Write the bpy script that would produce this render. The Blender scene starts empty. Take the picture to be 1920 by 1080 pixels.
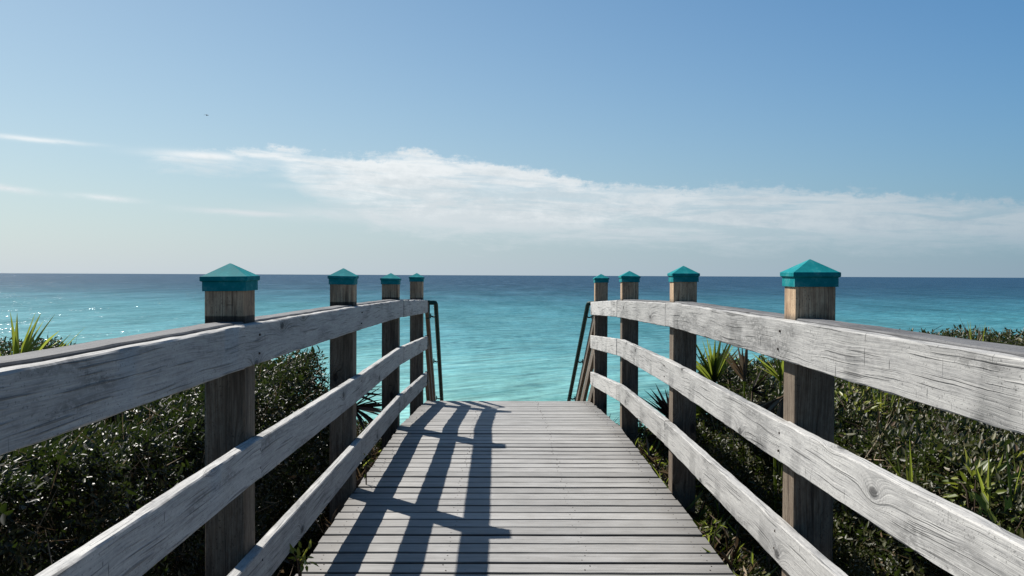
import bpy, math, random
import numpy as np
from mathutils import Vector, Matrix, Euler
R = math.radians
rng = np.random.default_rng(11)
random.seed(11)
scene = bpy.context.scene
col = scene.collection

# ---------------------------------------------------------------- camera
EYE = 1.30                      # eye above the level part of the deck (deck top is z = 0)
CX, F = -0.061, 1790.0          # camera x, focal length in 1920-wide pixels
cam_d = bpy.data.cameras.new("camera")
cam = bpy.data.objects.new("camera", cam_d); col.objects.link(cam)
cam_d.sensor_width = 36.0; cam_d.lens = F / 1920 * 36
cam_d.clip_start = 0.05; cam_d.clip_end = 120000
cam.location = (CX, 0, EYE)
cam.rotation_euler = (Matrix.Rotation(R(-0.512), 3, 'Z') @ Matrix.Rotation(R(90 - 0.76), 3, 'X')
                      @ Matrix.Rotation(R(0.254), 3, 'Z')).to_euler()
scene.camera = cam
scene.view_settings.view_transform = 'Standard'
scene.view_settings.look = 'None'
scene.view_settings.gamma = 1.0
scene.view_settings.exposure = 1.0
scene.cycles.max_bounces = 8
scene.cycles.transparent_max_bounces = 8
scene.cycles.sample_clamp_indirect = 6.0

# ---------------------------------------------------------------- node helper
class NT:
    def __init__(self, tree): self.t = tree
    def n(self, typ, props=None, ins=None):
        nd = self.t.nodes.new(typ)
        for k, v in (props or {}).items(): setattr(nd, k, v)
        for k, v in (ins or {}).items():
            s = nd.inputs[k]
            if isinstance(v, bpy.types.NodeSocket): self.t.links.new(v, s)
            else: s.default_value = v
        return nd
    def m(self, op, a, b=0.0, c=0.0, clamp=False):
        nd = self.n('ShaderNodeMath', {'operation': op, 'use_clamp': clamp}, {0: a, 1: b, 2: c}); return nd.outputs[0]
    def vec(self, x, y, z=0.0):
        return self.n('ShaderNodeCombineXYZ', None, {0: x, 1: y, 2: z}).outputs[0]
    def noise(self, v, scale=1.0, detail=2.0, rough=0.5, dist=0.0, dim='3D'):
        return self.n('ShaderNodeTexNoise', {'noise_dimensions': dim},
                      {'Vector': v, 'Scale': scale, 'Detail': detail, 'Roughness': rough, 'Distortion': dist}).outputs[0]
    def ramp(self, f, stops, interp='LINEAR'):
        nd = self.n('ShaderNodeValToRGB', None, {0: f}); cr = nd.color_ramp; cr.interpolation = interp
        while len(cr.elements) > 1: cr.elements.remove(cr.elements[-1])
        cr.elements[0].position = stops[0][0]; cr.elements[0].color = c4(stops[0][1])
        for p, c in stops[1:]:
            e = cr.elements.new(p); e.color = c4(c)
        return nd.outputs[0]
    def sstep(self, x, lo, hi):
        nd = self.n('ShaderNodeMapRange', {'interpolation_type': 'SMOOTHSTEP', 'clamp': True},
                    {0: x, 1: lo, 2: hi, 3: 0.0, 4: 1.0}); return nd.outputs[0]
    def mix(self, f, a, b, mode='MIX'):
        nd = self.n('ShaderNodeMix', {'data_type': 'RGBA', 'blend_type': mode})
        for s, v in ((nd.inputs[0], f), (nd.inputs[6], a), (nd.inputs[7], b)):
            if isinstance(v, bpy.types.NodeSocket): self.t.links.new(v, s)
            else: s.default_value = v if not isinstance(v, tuple) else c4(v)
        return nd.outputs[2]
def c4(c):
    if isinstance(c, (int, float)): return (c, c, c, 1)
    return tuple(c) if len(c) == 4 else tuple(c) + (1,)
def gauss(T, x, s):          # exp(-(x/s)^2)
    q = T.m('DIVIDE', x, s); q = T.m('MULTIPLY', q, q)
    return T.m('EXPONENT', T.m('MULTIPLY', q, -1.0))

# ---------------------------------------------------------------- sun and sky
SUN = Vector((-0.719, 0.775, 1.0)).normalized()
SUN_EL, SUN_AZ = math.asin(SUN.z), math.atan2(SUN.x, SUN.y)
sun_d = bpy.data.lights.new("sun", 'SUN'); sun_d.energy = 4.3; sun_d.angle = R(0.5); sun_d.color = (1.0, 0.955, 0.89)
sun = bpy.data.objects.new("sun", sun_d); col.objects.link(sun)
sun.rotation_euler = SUN.to_track_quat('Z', 'Y').to_euler(); sun.location = (-20, 20, 30)

world = bpy.data.worlds.new("World"); scene.world = world; world.use_nodes = True
W = NT(world.node_tree); world.node_tree.nodes.clear()
def ang(px, py):
    A = math.atan((px - 944) / F)
    return A, math.atan((516 - py) / F * math.cos(A))
def build_sky():
    sky = W.n('ShaderNodeTexSky', {'sky_type': 'NISHITA', 'sun_disc': False, 'sun_elevation': SUN_EL,
              'sun_rotation': SUN_AZ % (2 * math.pi), 'altitude': 10.0, 'air_density': 1.0, 'dust_density': 0.6, 'ozone_density': 2.0}).outputs[0]
    d = W.n('ShaderNodeTexCoord').outputs['Generated']
    sx = W.n('ShaderNodeSeparateXYZ', None, {0: d})
    x, y, z = sx.outputs
    A = W.m('ARCTAN2', x, y)
    hyp = W.m('SQRT', W.m('ADD', W.m('MULTIPLY', x, x), W.m('MULTIPLY', y, y)))
    E = W.m('ARCTAN2', z, hyp)
    # a pale band of sea air near the horizon
    hz = W.m('EXPONENT', W.m('MULTIPLY', W.m('MAXIMUM', E, 0.0), -7.0))
    toward = W.m('COSINE', W.m('SUBTRACT', A, SUN_AZ))
    tl = W.m('MULTIPLY', W.m('SUBTRACT', toward, 0.3), 1.5, clamp=True)
    sky = W.mix(1.0, sky, W.mix(tl, (0.375, 0.775, 1.03), (0.71, 0.84, 0.84)), 'MULTIPLY')
    hcol = W.mix(tl, (2.95, 3.9, 4.9), (5.9, 6.7, 7.6))
    sky = W.mix(W.m('MULTIPLY', hz, 0.85), sky, hcol)
    # clouds: a long bank low over the sea, with edges set by azimuth
    An = W.m('DIVIDE', W.m('ADD', A, 0.7), 1.4)
    def prof(tab):
        st = []
        for px, py in tab:
            a, e = ang(px, py); st.append(((a + 0.7) / 1.4, max(e, 0) / 0.4))
        return W.m('MULTIPLY', W.n('ShaderNodeSeparateColor', None, {0: W.ramp(An, st, 'B_SPLINE' if False else 'LINEAR')}).outputs[0], 0.4)
    def dens(tab):
        return W.n('ShaderNodeSeparateColor', None, {0: W.ramp(An, [((ang(px, 0)[0] + 0.7) / 1.4, v) for px, v in tab])}).outputs[0]
    Ew = W.m('ADD', E, W.m('MULTIPLY', A, 0.04))
    n1 = W.noise(W.vec(W.m('MULTIPLY', A, 14.0), W.m('MULTIPLY', Ew, 60.0), 3.1), 1.0, 8.0, 0.66, 0.3)
    n1c = W.m('SUBTRACT', n1, 0.5)
    nb = W.m('SUBTRACT', W.noise(W.vec(W.m('MULTIPLY', A, 62.0), W.m('MULTIPLY', E, 85.0), 9.0), 1.0, 8.0, 0.70), 0.5)
    top = prof([(270, 298), (330, 286), (420, 283), (520, 277), (600, 290), (700, 297), (740, 292), (760, 285), (800, 285), (830, 296), (880, 298), (960, 312), (1060, 326), (1090, 340), (1150, 345), (1250, 350), (1450, 348), (1600, 355), (1760, 366), (1920, 376), (2300, 392)])
    bot = prof([(270, 304), (400, 312), (520, 318), (560, 356), (640, 395), (700, 432), (800, 444), (1000, 448), (1300, 456), (1920, 456), (2300, 456)])
    den = dens([(262, 0.0), (310, 0.9), (520, 1.0), (1000, 1.0), (1300, 0.92), (1920, 0.82), (2300, 0.7)])
    t1 = W.sstep(W.m('ADD', W.m('SUBTRACT', top, E), W.m('ADD', W.m('MULTIPLY', n1c, 0.026), W.m('MULTIPLY', nb, 0.026))), -0.003, 0.006)
    t2 = W.sstep(W.m('ADD', W.m('SUBTRACT', E, bot), W.m('ADD', W.m('MULTIPLY', n1c, 0.055), W.m('MULTIPLY', nb, 0.016))), -0.014, 0.016)
    hole = W.sstep(W.noise(W.vec(W.m('MULTIPLY', A, 8.0), W.m('MULTIPLY', Ew, 62.0), 5.5), 1.0, 7.0, 0.64, 0.4), 0.36, 0.56)
    veil = W.m('MULTIPLY', W.m('MULTIPLY', t1, W.sstep(E, 0.022, 0.075)), W.m('MULTIPLY', W.sstep(A, -0.24, -0.06), W.m('ADD', 0.30, W.m('MULTIPLY', W.sstep(n1, 0.35, 0.65), 0.36))))
    c = W.m('MULTIPLY', W.m('MULTIPLY', t1, t2), W.m('MULTIPLY', den, W.m('ADD', W.m('MULTIPLY', hole, 0.55), 0.45)))
    c = W.m('MAXIMUM', c, veil)
    # thin wisps: (centre px, centre py, half width px, half height px, tilt, strength)
    for px, py, hw, hh, tilt, k in [(60, 266, 80, 4.0, 0.03, .8), (5, 356, 55, 5, 0.12, .9), (198, 376, 48, 4.5, 0.05, 1.0),
                                    (470, 401, 95, 6, 0.03, 1.0), (650, 404, 140, 15, 0.03, .7), (600, 333, 60, 6, 0.0, .8), (600, 352, 70, 5, 0.0, .5), (390, 296, 85, 7, 0.02, 1.0)]:
        a0, e0 = ang(px, py)
        da = W.m('SUBTRACT', A, a0)
        de = W.m('ADD', W.m('SUBTRACT', E, e0), W.m('ADD', W.m('MULTIPLY', da, tilt), W.m('MULTIPLY', n1c, 0.007)))
        g = W.m('MULTIPLY', gauss(W, da, hw / F), gauss(W, de, hh / F))
        g = W.m('MULTIPLY', g, W.m('MULTIPLY', W.sstep(n1, 0.2, 0.5), k))
        c = W.m('MAXIMUM', c, g)
    c = W.m('MULTIPLY', c, 0.95, clamp=True)
    shade = W.sstep(W.m('ADD', W.m('SUBTRACT', top, E), W.m('ADD', W.m('MULTIPLY', n1c, 0.17), W.m('MULTIPLY', nb, 0.10))), -0.012, 0.07)
    sunny = W.sstep(toward, 0.15, 0.95)
    lit = W.mix(sunny, (4.5, 5.3, 5.9), (9.2, 9.5, 9.6))
    drk = W.mix(sunny, (3.75, 4.7, 5.5), (7.0, 7.6, 7.9))
    ccol = W.mix(shade, lit, drk)
    sky = W.mix(c, sky, ccol)
    bg = W.n('ShaderNodeBackground', None, {0: sky, 1: 0.05})
    out = W.n('ShaderNodeOutputWorld', None, {0: bg.outputs[0]})
build_sky()

# ---------------------------------------------------------------- mesh helpers
def tag(o, label=None, cat=None, group=None, kind=None):
    if label: o['label'] = label
    if cat: o['category'] = cat
    if group: o['group'] = group
    if kind: o['kind'] = kind
    return o
def empty(name, loc=(0, 0, 0), rz=0.0):
    o = bpy.data.objects.new(name, None); o.empty_display_size = 0.2
    col.objects.link(o); o.location = loc; o.rotation_euler = (0, 0, rz); return o
class MB:
    """collects polygons with a grain coordinate and a random number per vertex"""
    def __init__(self): self.v, self.f, self.g, self.r, self.mi = [], [], [], [], []
    def add(self, verts, faces, gc=None, rnd=0.0, mi=0):
        b = len(self.v); self.v += [tuple(p) for p in verts]
        self.g += [tuple(p) for p in (gc if gc is not None else verts)]
        self.r += [rnd] * len(verts)
        self.f += [tuple(i + b for i in q) for q in faces]; self.mi += [mi] * len(faces)
    def build(self, name, mats, parent=None, smooth=True, angle=30, origin=(0, 0, 0)):
        me = bpy.data.meshes.new(name)
        ox, oy, oz = origin
        me.from_pydata([(a - ox, b - oy, c - oz) for a, b, c in self.v], [], self.f)
        for m in (mats if isinstance(mats, (list, tuple)) else [mats]): me.materials.append(m)
        me.polygons.foreach_set('material_index', self.mi)
        a = me.attributes.new('gc', 'FLOAT_VECTOR', 'POINT'); a.data.foreach_set('vector', np.array(self.g, dtype=np.float32).ravel())
        a = me.attributes.new('rnd', 'FLOAT', 'POINT'); a.data.foreach_set('value', np.array(self.r, dtype=np.float32))
        if smooth:
            me.polygons.foreach_set('use_smooth', [True] * len(me.polygons)); me.set_sharp_from_angle(angle=R(angle))
        me.validate(); me.update()
        o = bpy.data.objects.new(name, me); col.objects.link(o); o.location = origin
        if parent is not None:
            o.parent = parent
        return o
def loft(mb, frames, w, h, ch=0.004, rnd=None, jig=0.0, mi=0, u0=0.0):
    """board swept along frames [(point, across, up)]; cross-section w (across) x h (up) centred on the point, worn edges"""
    rnd = random.random() if rnd is None else rnd
    sec = [(-w/2 + ch, -h/2), (w/2 - ch, -h/2), (w/2, -h/2 + ch), (w/2, h/2 - ch), (w/2 - ch, h/2), (-w/2 + ch, h/2), (-w/2, h/2 - ch), (-w/2, -h/2 + ch)]
    vs, gs, u, prev = [], [], u0, None
    ph = [random.uniform(0, 9) for _ in sec]
    for p, a, up in frames:
        if prev is not None: u += (p - prev).length
        prev = p
        for i, (sx, sz) in enumerate(sec):
            k = jig * (0.6 * math.sin(u * 9 + ph[i]) + 0.5 * math.sin(u * 23 + 2 * ph[i]) + random.uniform(-.5, .5))
            vs.append(p + a * (sx + k * 0.5) + up * (sz + k)); gs.append((u, sx, sz))
    n = len(frames); fs = []
    for i in range(n - 1):
        for j in range(8):
            k = (j + 1) % 8
            fs.append((i*8 + j, i*8 + k, i*8 + 8 + k, i*8 + 8 + j))
    fs.append(tuple(range(8))[::-1]); fs.append(tuple((n-1)*8 + j for j in range(8)))
    mb.add(vs, fs, gs, rnd, mi)
def straight(p0, p1, step=0.07, up=Vector((0, 0, 1))):
    p0, p1 = Vector(p0), Vector(p1); d = (p1 - p0); n = max(1, int(d.length / step)); t = d.normalized()
    a = t.cross(up).normalized(); u2 = a.cross(t).normalized()
    return [(p0 + d * (i / n), a, u2) for i in range(n + 1)]
def tube(mb, pts, rad, seg=10, rnd=0.5, mi=0):
    pts = [Vector(p) for p in pts]; vs = []; n = len(pts)
    rads = rad if isinstance(rad, (list, tuple)) else [rad] * n
    ref = None
    for i, p in enumerate(pts):
        t = (pts[min(i+1, n-1)] - pts[max(i-1, 0)]).normalized()
        if ref is None: ref = t.orthogonal().normalized()
        ref = (ref - t * ref.dot(t)).normalized(); b = t.cross(ref)
        for k in range(seg):
            an = 2*math.pi*k/seg; vs.append(p + (ref*math.cos(an) + b*math.sin(an)) * rads[i])
    fs = [(i*seg+k, i*seg+(k+1) % seg, (i+1)*seg+(k+1) % seg, (i+1)*seg+k) for i in range(n-1) for k in range(seg)]
    fs += [tuple(range(seg))[::-1], tuple((n-1)*seg+k for k in range(seg))]
    mb.add(vs, fs, None, rnd, mi)
def smooth_path(pts, n=8):
    P = [Vector(p) for p in pts]; out = []
    for i in range(len(P)-1):
        a, b, c, d = P[max(i-1, 0)], P[i], P[i+1], P[min(i+2, len(P)-1)]
        for k in range(n):
            t = k/n
            out.append(0.5*((2*b) + (c-a)*t + (2*a-5*b+4*c-d)*t*t + (3*b-a-3*c+d)*t**3))
    return out + [P[-1]]

# ---------------------------------------------------------------- materials
def new_mat(name):
    m = bpy.data.materials.new(name); m.use_nodes = True
    T = NT(m.node_tree); m.node_tree.nodes.clear(); return m, T
def finish(T, bsdf): T.n('ShaderNodeOutputMaterial', None, {0: bsdf.outputs[0]})
def bsdf(T, **k): return T.n('ShaderNodeBsdfPrincipled', None, {a.replace('_', ' '): b for a, b in k.items()})

def wood_mat(name, dark, mid, light, knots=0.6, crack=1.0, base_band=False, vertical=False):
    m, T = new_mat(name)
    g = T.n('ShaderNodeSeparateXYZ', None, {0: T.n('ShaderNodeAttribute', {'attribute_name': 'gc'}).outputs['Vector']})
    rnd = T.n('ShaderNodeAttribute', {'attribute_name': 'rnd'}).outputs['Fac']
    off = T.m('MULTIPLY', rnd, 61.0)
    u = T.m('ADD', g.outputs[0], off); v = T.m('ADD', g.outputs[1], g.outputs[2])
    kv = T.vec(T.m('MULTIPLY', u, 2.1), T.m('ADD', T.m('MULTIPLY', v, 4.2), off), off)
    vor = T.n('ShaderNodeTexVoronoi', {'voronoi_dimensions': '2D'}, {'Vector': kv, 'Scale': 1.0, 'Randomness': 1.0})
    kd = vor.outputs['Distance']
    kon = T.sstep(T.n('ShaderNodeSeparateColor', None, {0: vor.outputs['Color']}).outputs[0], 1 - knots, 1 - knots + 0.02)
    bump_k = T.m('MULTIPLY', gauss(T, kd, 0.15), kon)
    warp = T.m('MULTIPLY', T.m('SUBTRACT', T.noise(T.vec(T.m('MULTIPLY', u, 1.3), T.m('MULTIPLY', v, 5.0), off), 1, 2), 0.5), 0.05)
    h = T.m('ADD', T.m('ADD', v, warp), T.m('MULTIPLY', bump_k, 0.045))
    n1 = T.noise(T.vec(T.m('MULTIPLY', h, 330.0), T.m('MULTIPLY', u, 6.0), off), 1, 2, 0.6)
    n2 = T.noise(T.vec(T.m('MULTIPLY', h, 120.0), T.m('MULTIPLY', u, 3.2), off), 1, 4, 0.65)
    n3 = T.noise(T.vec(T.m('MULTIPLY', h, 130.0), T.m('MULTIPLY', u, 2.2), T.m('ADD', off, 7.0)), 1, 1, 0.5)
    blot = T.noise(T.vec(T.m('MULTIPLY', u, 2.2), T.m('MULTIPLY', h, 16.0), T.m('ADD', off, 3.0)), 1, 6, 0.7)
    mot = T.noise(T.vec(T.m('MULTIPLY', u, 34.0), T.m('MULTIPLY', v, 80.0), T.m('ADD', off, 5.0)), 1, 6, 0.72)
    grain = T.m('ADD', T.m('ADD', T.m('MULTIPLY', n1, 0.28), T.m('MULTIPLY', n2, 0.32)), T.m('ADD', T.m('MULTIPLY', blot, 0.24), T.m('MULTIPLY', mot, 0.26)))
    colr = T.ramp(grain, [(0.40, dark), (0.51, mid), (0.64, light)])
    near_k = T.m('MULTIPLY', gauss(T, kd, 0.17), kon)
    ring = T.m('MULTIPLY', T.sstep(T.m('SINE', T.m('ADD', T.m('MULTIPLY', kd, 190.0), T.m('MULTIPLY', n2, 9.0))), 0.1, 0.9), near_k)
    colr = T.mix(T.m('MULTIPLY', ring, 0.55), colr, tuple(0.5 * q for q in dark))
    colr = T.mix(T.m('MULTIPLY', T.m('MULTIPLY', near_k, T.sstep(mot, 0.45, 0.6)), 0.45), colr, tuple(0.5 * q for q in dark))
    stain = T.m('MULTIPLY', T.sstep(T.noise(T.vec(T.m('MULTIPLY', u, 1.6), T.m('MULTIPLY', v, 6.0), T.m('ADD', off, 23.0)), 1, 4, 0.65), 0.50, 0.66), T.sstep(mot, 0.38, 0.56))
    colr = T.mix(T.m('MULTIPLY', stain, 0.62), colr, tuple(0.55 * q for q in dark))
    # cracks along the grain
    ck = T.m('MULTIPLY', T.m('SUBTRACT', 1.0, T.sstep(n3, 0.29, 0.39)), crack)
    colr = T.mix(T.m('MULTIPLY', ck, 0.5, clamp=True), colr, tuple(0.28 * c for c in dark))
    # short dark checks across the board
    s1 = T.sstep(T.noise(T.vec(T.m('MULTIPLY', u, 95.0), T.m('MULTIPLY', v, 12.0), T.m('ADD', off, 11.0)), 1, 1), 0.72, 0.77)
    s2 = T.sstep(T.noise(T.vec(T.m('MULTIPLY', u, 4.0), T.m('MULTIPLY', v, 9.0), T.m('ADD', off, 17.0)), 1, 1), 0.5, 0.62)
    slit = T.m('MULTIPLY', T.m('MULTIPLY', s1, s2), 0.8 * crack, clamp=True)
    colr = T.mix(slit, colr, tuple(0.2 * c for c in dark))
    # knot hearts
    core = T.m('MULTIPLY', T.m('SUBTRACT', 1.0, T.sstep(T.m('ADD', kd, T.m('MULTIPLY', T.m('SUBTRACT', n2, 0.5), 0.05)), 0.035, 0.085)), kon)
    colr = T.mix(T.m('MULTIPLY', core, 0.85), colr, tuple(0.3 * c for c in dark))
    # pepper of mildew
    pep = T.sstep(T.noise(T.vec(T.m('MULTIPLY', u, 120.0), T.m('MULTIPLY', v, 160.0), off), 1, 2), 0.60, 0.70)
    colr = T.mix(T.m('MULTIPLY', T.m('MULTIPLY', pep, T.sstep(blot, 0.42, 0.56)), 0.6), colr, tuple(0.4 * c for c in dark))
    colr = T.mix(1.0, colr, T.ramp(rnd, [(0, 0.82), (1, 1.08)]), 'MULTIPLY')
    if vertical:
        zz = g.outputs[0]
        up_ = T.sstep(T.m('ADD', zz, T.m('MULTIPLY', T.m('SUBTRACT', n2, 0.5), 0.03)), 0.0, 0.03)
        colr = T.mix(1.0, colr, T.mix(up_, (0.62, 0.62, 0.62), (1.75, 1.56, 1.36)), 'MULTIPLY')  # post shade below the rail painted in as darker wood, lighter above
    if base_band:   # contact shade painted as a dark ring where the post passes through the rail
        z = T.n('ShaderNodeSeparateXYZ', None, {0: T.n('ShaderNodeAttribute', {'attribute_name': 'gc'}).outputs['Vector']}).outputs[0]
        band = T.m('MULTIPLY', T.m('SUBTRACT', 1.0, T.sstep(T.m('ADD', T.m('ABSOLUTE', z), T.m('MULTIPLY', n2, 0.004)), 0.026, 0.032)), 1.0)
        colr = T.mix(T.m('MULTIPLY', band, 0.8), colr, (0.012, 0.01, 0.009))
    hgt = T.m('SUBTRACT', T.m('ADD', T.m('MULTIPLY', n1, 0.4), T.m('MULTIPLY', n2, 0.6)), T.m('ADD', T.m('MULTIPLY', ck, 0.8), T.m('ADD', slit, core)))
    bp = T.n('ShaderNodeBump', None, {'Strength': 0.7, 'Distance': 0.0035, 'Height': hgt})
    finish(T, bsdf(T, Base_Color=colr, Roughness=0.82, Specular_IOR_Level=0.25, Normal=bp.outputs[0])); return m

M_RAIL = wood_mat('weathered_grey_wood', (0.145, 0.145, 0.143), (0.335, 0.33, 0.318), (0.47, 0.463, 0.44), 0.52, 1.0)
M_CAPRAIL = wood_mat('dark_grey_board', (0.055, 0.055, 0.058), (0.105, 0.105, 0.108), (0.16, 0.16, 0.16), 0.2, 0.7)
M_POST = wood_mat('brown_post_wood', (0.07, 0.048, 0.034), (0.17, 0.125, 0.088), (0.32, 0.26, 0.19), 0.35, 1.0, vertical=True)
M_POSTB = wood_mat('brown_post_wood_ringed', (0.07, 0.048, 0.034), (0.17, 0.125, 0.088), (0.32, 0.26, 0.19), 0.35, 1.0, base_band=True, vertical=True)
M_STAIR = wood_mat('brown_stair_wood', (0.05, 0.04, 0.03), (0.115, 0.092, 0.07), (0.21, 0.175, 0.135), 0.4, 0.8)

def deck_mat():
    m, T = new_mat('grey_deck_boards')
    g = T.n('ShaderNodeSeparateXYZ', None, {0: T.n('ShaderNodeAttribute', {'attribute_name': 'gc'}).outputs['Vector']})
    rnd = T.n('ShaderNodeAttribute', {'attribute_name': 'rnd'}).outputs['Fac']
    off = T.m('MULTIPLY', rnd, 47.0)
    u, v = g.outputs[0], g.outputs[1]
    n1 = T.noise(T.vec(T.m('MULTIPLY', u, 9.0), T.m('MULTIPLY', v, 420.0), off), 1, 2, 0.6)
    n2 = T.noise(T.vec(T.m('MULTIPLY', u, 2.2), T.m('MULTIPLY', v, 60.0), off), 1, 3, 0.6)
    n3 = T.noise(T.vec(T.m('MULTIPLY', u, 5.0), T.m('MULTIPLY', v, 7.0), off), 1, 5, 0.65)
    gr = T.m('ADD', T.m('MULTIPLY', n1, 0.35), T.m('ADD', T.m('MULTIPLY', n2, 0.35), T.m('MULTIPLY', n3, 0.3)))
    c = T.ramp(gr, [(0.36, (0.165, 0.16, 0.152)), (0.5, (0.254, 0.246, 0.232)), (0.62, (0.325, 0.32, 0.31))])
    c = T.mix(1.0, c, T.ramp(rnd, [(0, 0.78), (1, 1.12)]), 'MULTIPLY')
    st = T.sstep(T.noise(T.vec(T.m('MULTIPLY', u, 3.5), T.m('MULTIPLY', v, 3.5), 1.0), 1, 6, 0.7), 0.52, 0.72)
    c = T.mix(T.m('MULTIPLY', st, 0.35), c, (0.12, 0.11, 0.10))
    # dirt worked into the board ends by the plants
    edge = T.sstep(T.m('ADD', T.m('ABSOLUTE', u), T.m('MULTIPLY', T.m('SUBTRACT', n3, 0.5), 0.5)), 0.72, 1.02)
    c = T.mix(T.m('MULTIPLY', edge, 0.62), c, (0.085, 0.075, 0.062))
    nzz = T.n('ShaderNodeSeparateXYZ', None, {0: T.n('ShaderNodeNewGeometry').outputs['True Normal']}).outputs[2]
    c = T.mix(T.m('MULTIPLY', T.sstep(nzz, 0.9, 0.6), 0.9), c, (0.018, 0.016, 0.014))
    spot = T.sstep(T.noise(T.vec(T.m('MULTIPLY', u, 38.0), T.m('MULTIPLY', v, 38.0), off), 1, 2), 0.71, 0.77)
    c = T.mix(T.m('MULTIPLY', spot, 0.35), c, (0.06, 0.055, 0.05))
    bp = T.n('ShaderNodeBump', None, {'Strength': 0.35, 'Distance': 0.0015, 'Height': T.m('ADD', n1, n2)})
    finish(T, bsdf(T, Base_Color=c, Roughness=0.62, Specular_IOR_Level=0.35, Normal=bp.outputs[0])); return m
M_DECK = deck_mat()
def plain(name, c, rough=0.5, metal=0.0, spec=0.5, var=0.15, scale=30.0, bump=0.1):
    m, T = new_mat(name)
    co = T.n('ShaderNodeTexCoord').outputs['Object']
    n = T.noise(co, scale, 5, 0.65)
    cc = T.mix(n, tuple(x * (1 - var) for x in c), tuple(min(1, x * (1 + var)) for x in c))
    bp = T.n('ShaderNodeBump', None, {'Strength': bump, 'Distance': 0.002, 'Height': n})
    finish(T, bsdf(T, Base_Color=cc, Roughness=T.m('ADD', T.m('MULTIPLY', n, 0.25), rough - 0.12), Metallic=metal, Specular_IOR_Level=spec, Normal=bp.outputs[0])); return m
def cap_mat():
    m, T = new_mat('teal_cap_paint')
    co = T.n('ShaderNodeTexCoord').outputs['Object']
    n = T.noise(co, 22, 6, 0.7); n2 = T.noise(co, 160, 3, 0.6)
    c = T.ramp(n, [(0.3, (0.003, 0.135, 0.15)), (0.55, (0.006, 0.19, 0.205)), (0.8, (0.012, 0.225, 0.24))])
    c = T.mix(T.m('MULTIPLY', T.sstep(n2, 0.64, 0.74), 0.35), c, (0.05, 0.22, 0.23))
    geo = T.n('ShaderNodeNewGeometry'); ptn = T.n('ShaderNodeMapRange', None, {0: geo.outputs['Pointiness'], 1: 0.5, 2: 0.56}).outputs[0]
    c = T.mix(T.m('MULTIPLY', T.m('MULTIPLY', ptn, T.sstep(n, 0.5, 0.65)), 0.4), c, (0.10, 0.26, 0.26))
    drip = T.sstep(T.noise(co, 48, 3, 0.6), 0.68, 0.72)
    c = T.mix(T.m('MULTIPLY', drip, 0.35), c, (0.02, 0.07, 0.07))
    bp = T.n('ShaderNodeBump', None, {'Strength': 0.15, 'Distance': 0.001, 'Height': n2})
    finish(T, bsdf(T, Base_Color=c, Roughness=T.m('ADD', T.m('MULTIPLY', n, 0.2), 0.6), Specular_IOR_Level=0.04, Normal=bp.outputs[0])); return m
M_CAP = cap_mat()
M_GREENMETAL = plain('dark_green_metal', (0.003, 0.034, 0.033), 0.6, 0.0, 0.12, 0.2)
M_NAIL = plain('rusty_nail', (0.05, 0.035, 0.028), 0.6, 0.3)
M_JOIST = plain('dark_joist_wood', (0.05, 0.04, 0.03), 0.9, 0, 0.1, 0.3, 8)
M_STEM = plain('brown_twig', (0.075, 0.055, 0.04), 0.85, 0, 0.1, 0.3)

def leaf_mat(name, stops, rough=0.34, spec=0.5, trans=0.18, tcol=(0.10, 0.17, 0.02)):
    m, T = new_mat(name)
    rnd = T.n('ShaderNodeAttribute', {'attribute_name': 'rnd'}).outputs['Fac']
    co = T.n('ShaderNodeTexCoord').outputs['Object']
    n = T.noise(co, 1.6, 3, 0.6)
    c = T.ramp(T.m('ADD', rnd, T.m('MULTIPLY', T.m('SUBTRACT', n, 0.5), 0.60)), stops)
    b = bsdf(T, Base_Color=c, Roughness=rough, Specular_IOR_Level=spec)
    tr = T.n('ShaderNodeBsdfTranslucent', None, {0: T.mix(0.5, c, tcol)})
    finish(T, T.n('ShaderNodeMixShader', None, {0: trans, 1: b.outputs[0], 2: tr.outputs[0]})); return m
M_LEAF = leaf_mat('glossy_shrub_leaf', [(0.0, (0.006, 0.0065, 0.0035)), (0.3, (0.011, 0.0135, 0.0055)), (0.6, (0.021, 0.025, 0.009)), (0.84, (0.052, 0.053, 0.016)), (0.91, (0.085, 0.055, 0.028)), (1.0, (0.14, 0.085, 0.05))], 0.46, 0.27, 0.14)
M_OLIVE = leaf_mat('olive_shrub_leaf', [(0.0, (0.010, 0.011, 0.005)), (0.3, (0.022, 0.026, 0.009)), (0.6, (0.045, 0.046, 0.016)), (0.78, (0.085, 0.08, 0.022)), (0.88, (0.095, 0.062, 0.034)), (1.0, (0.16, 0.105, 0.06))], 0.48, 0.25, 0.16)
M_LIME = leaf_mat('yellow_green_leaf', [(0.0, (0.06, 0.085, 0.012)), (0.5, (0.13, 0.16, 0.02)), (1.0, (0.26, 0.25, 0.05))], 0.45, 0.4, 0.3, (0.3, 0.36, 0.03))
M_FROND = leaf_mat('palmetto_blade', [(0.0, (0.03, 0.045, 0.012)), (0.4, (0.075, 0.11, 0.022)), (0.75, (0.14, 0.17, 0.032)), (1.0, (0.22, 0.21, 0.06))], 0.45, 0.3, 0.5, (0.42, 0.5, 0.06))
M_DRY = leaf_mat('dead_blade', [(0.0, (0.045, 0.03, 0.02)), (0.5, (0.14, 0.10, 0.065)), (1.0, (0.34, 0.27, 0.18))], 0.7, 0.2, 0.15, (0.3, 0.2, 0.1))
M_DARKFROND = leaf_mat('dark_dry_blade', [(0.0, (0.012, 0.010, 0.009)), (0.6, (0.035, 0.024, 0.018)), (1.0, (0.09, 0.06, 0.04))], 0.55, 0.35, 0.08, (0.1, 0.05, 0.03))

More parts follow.
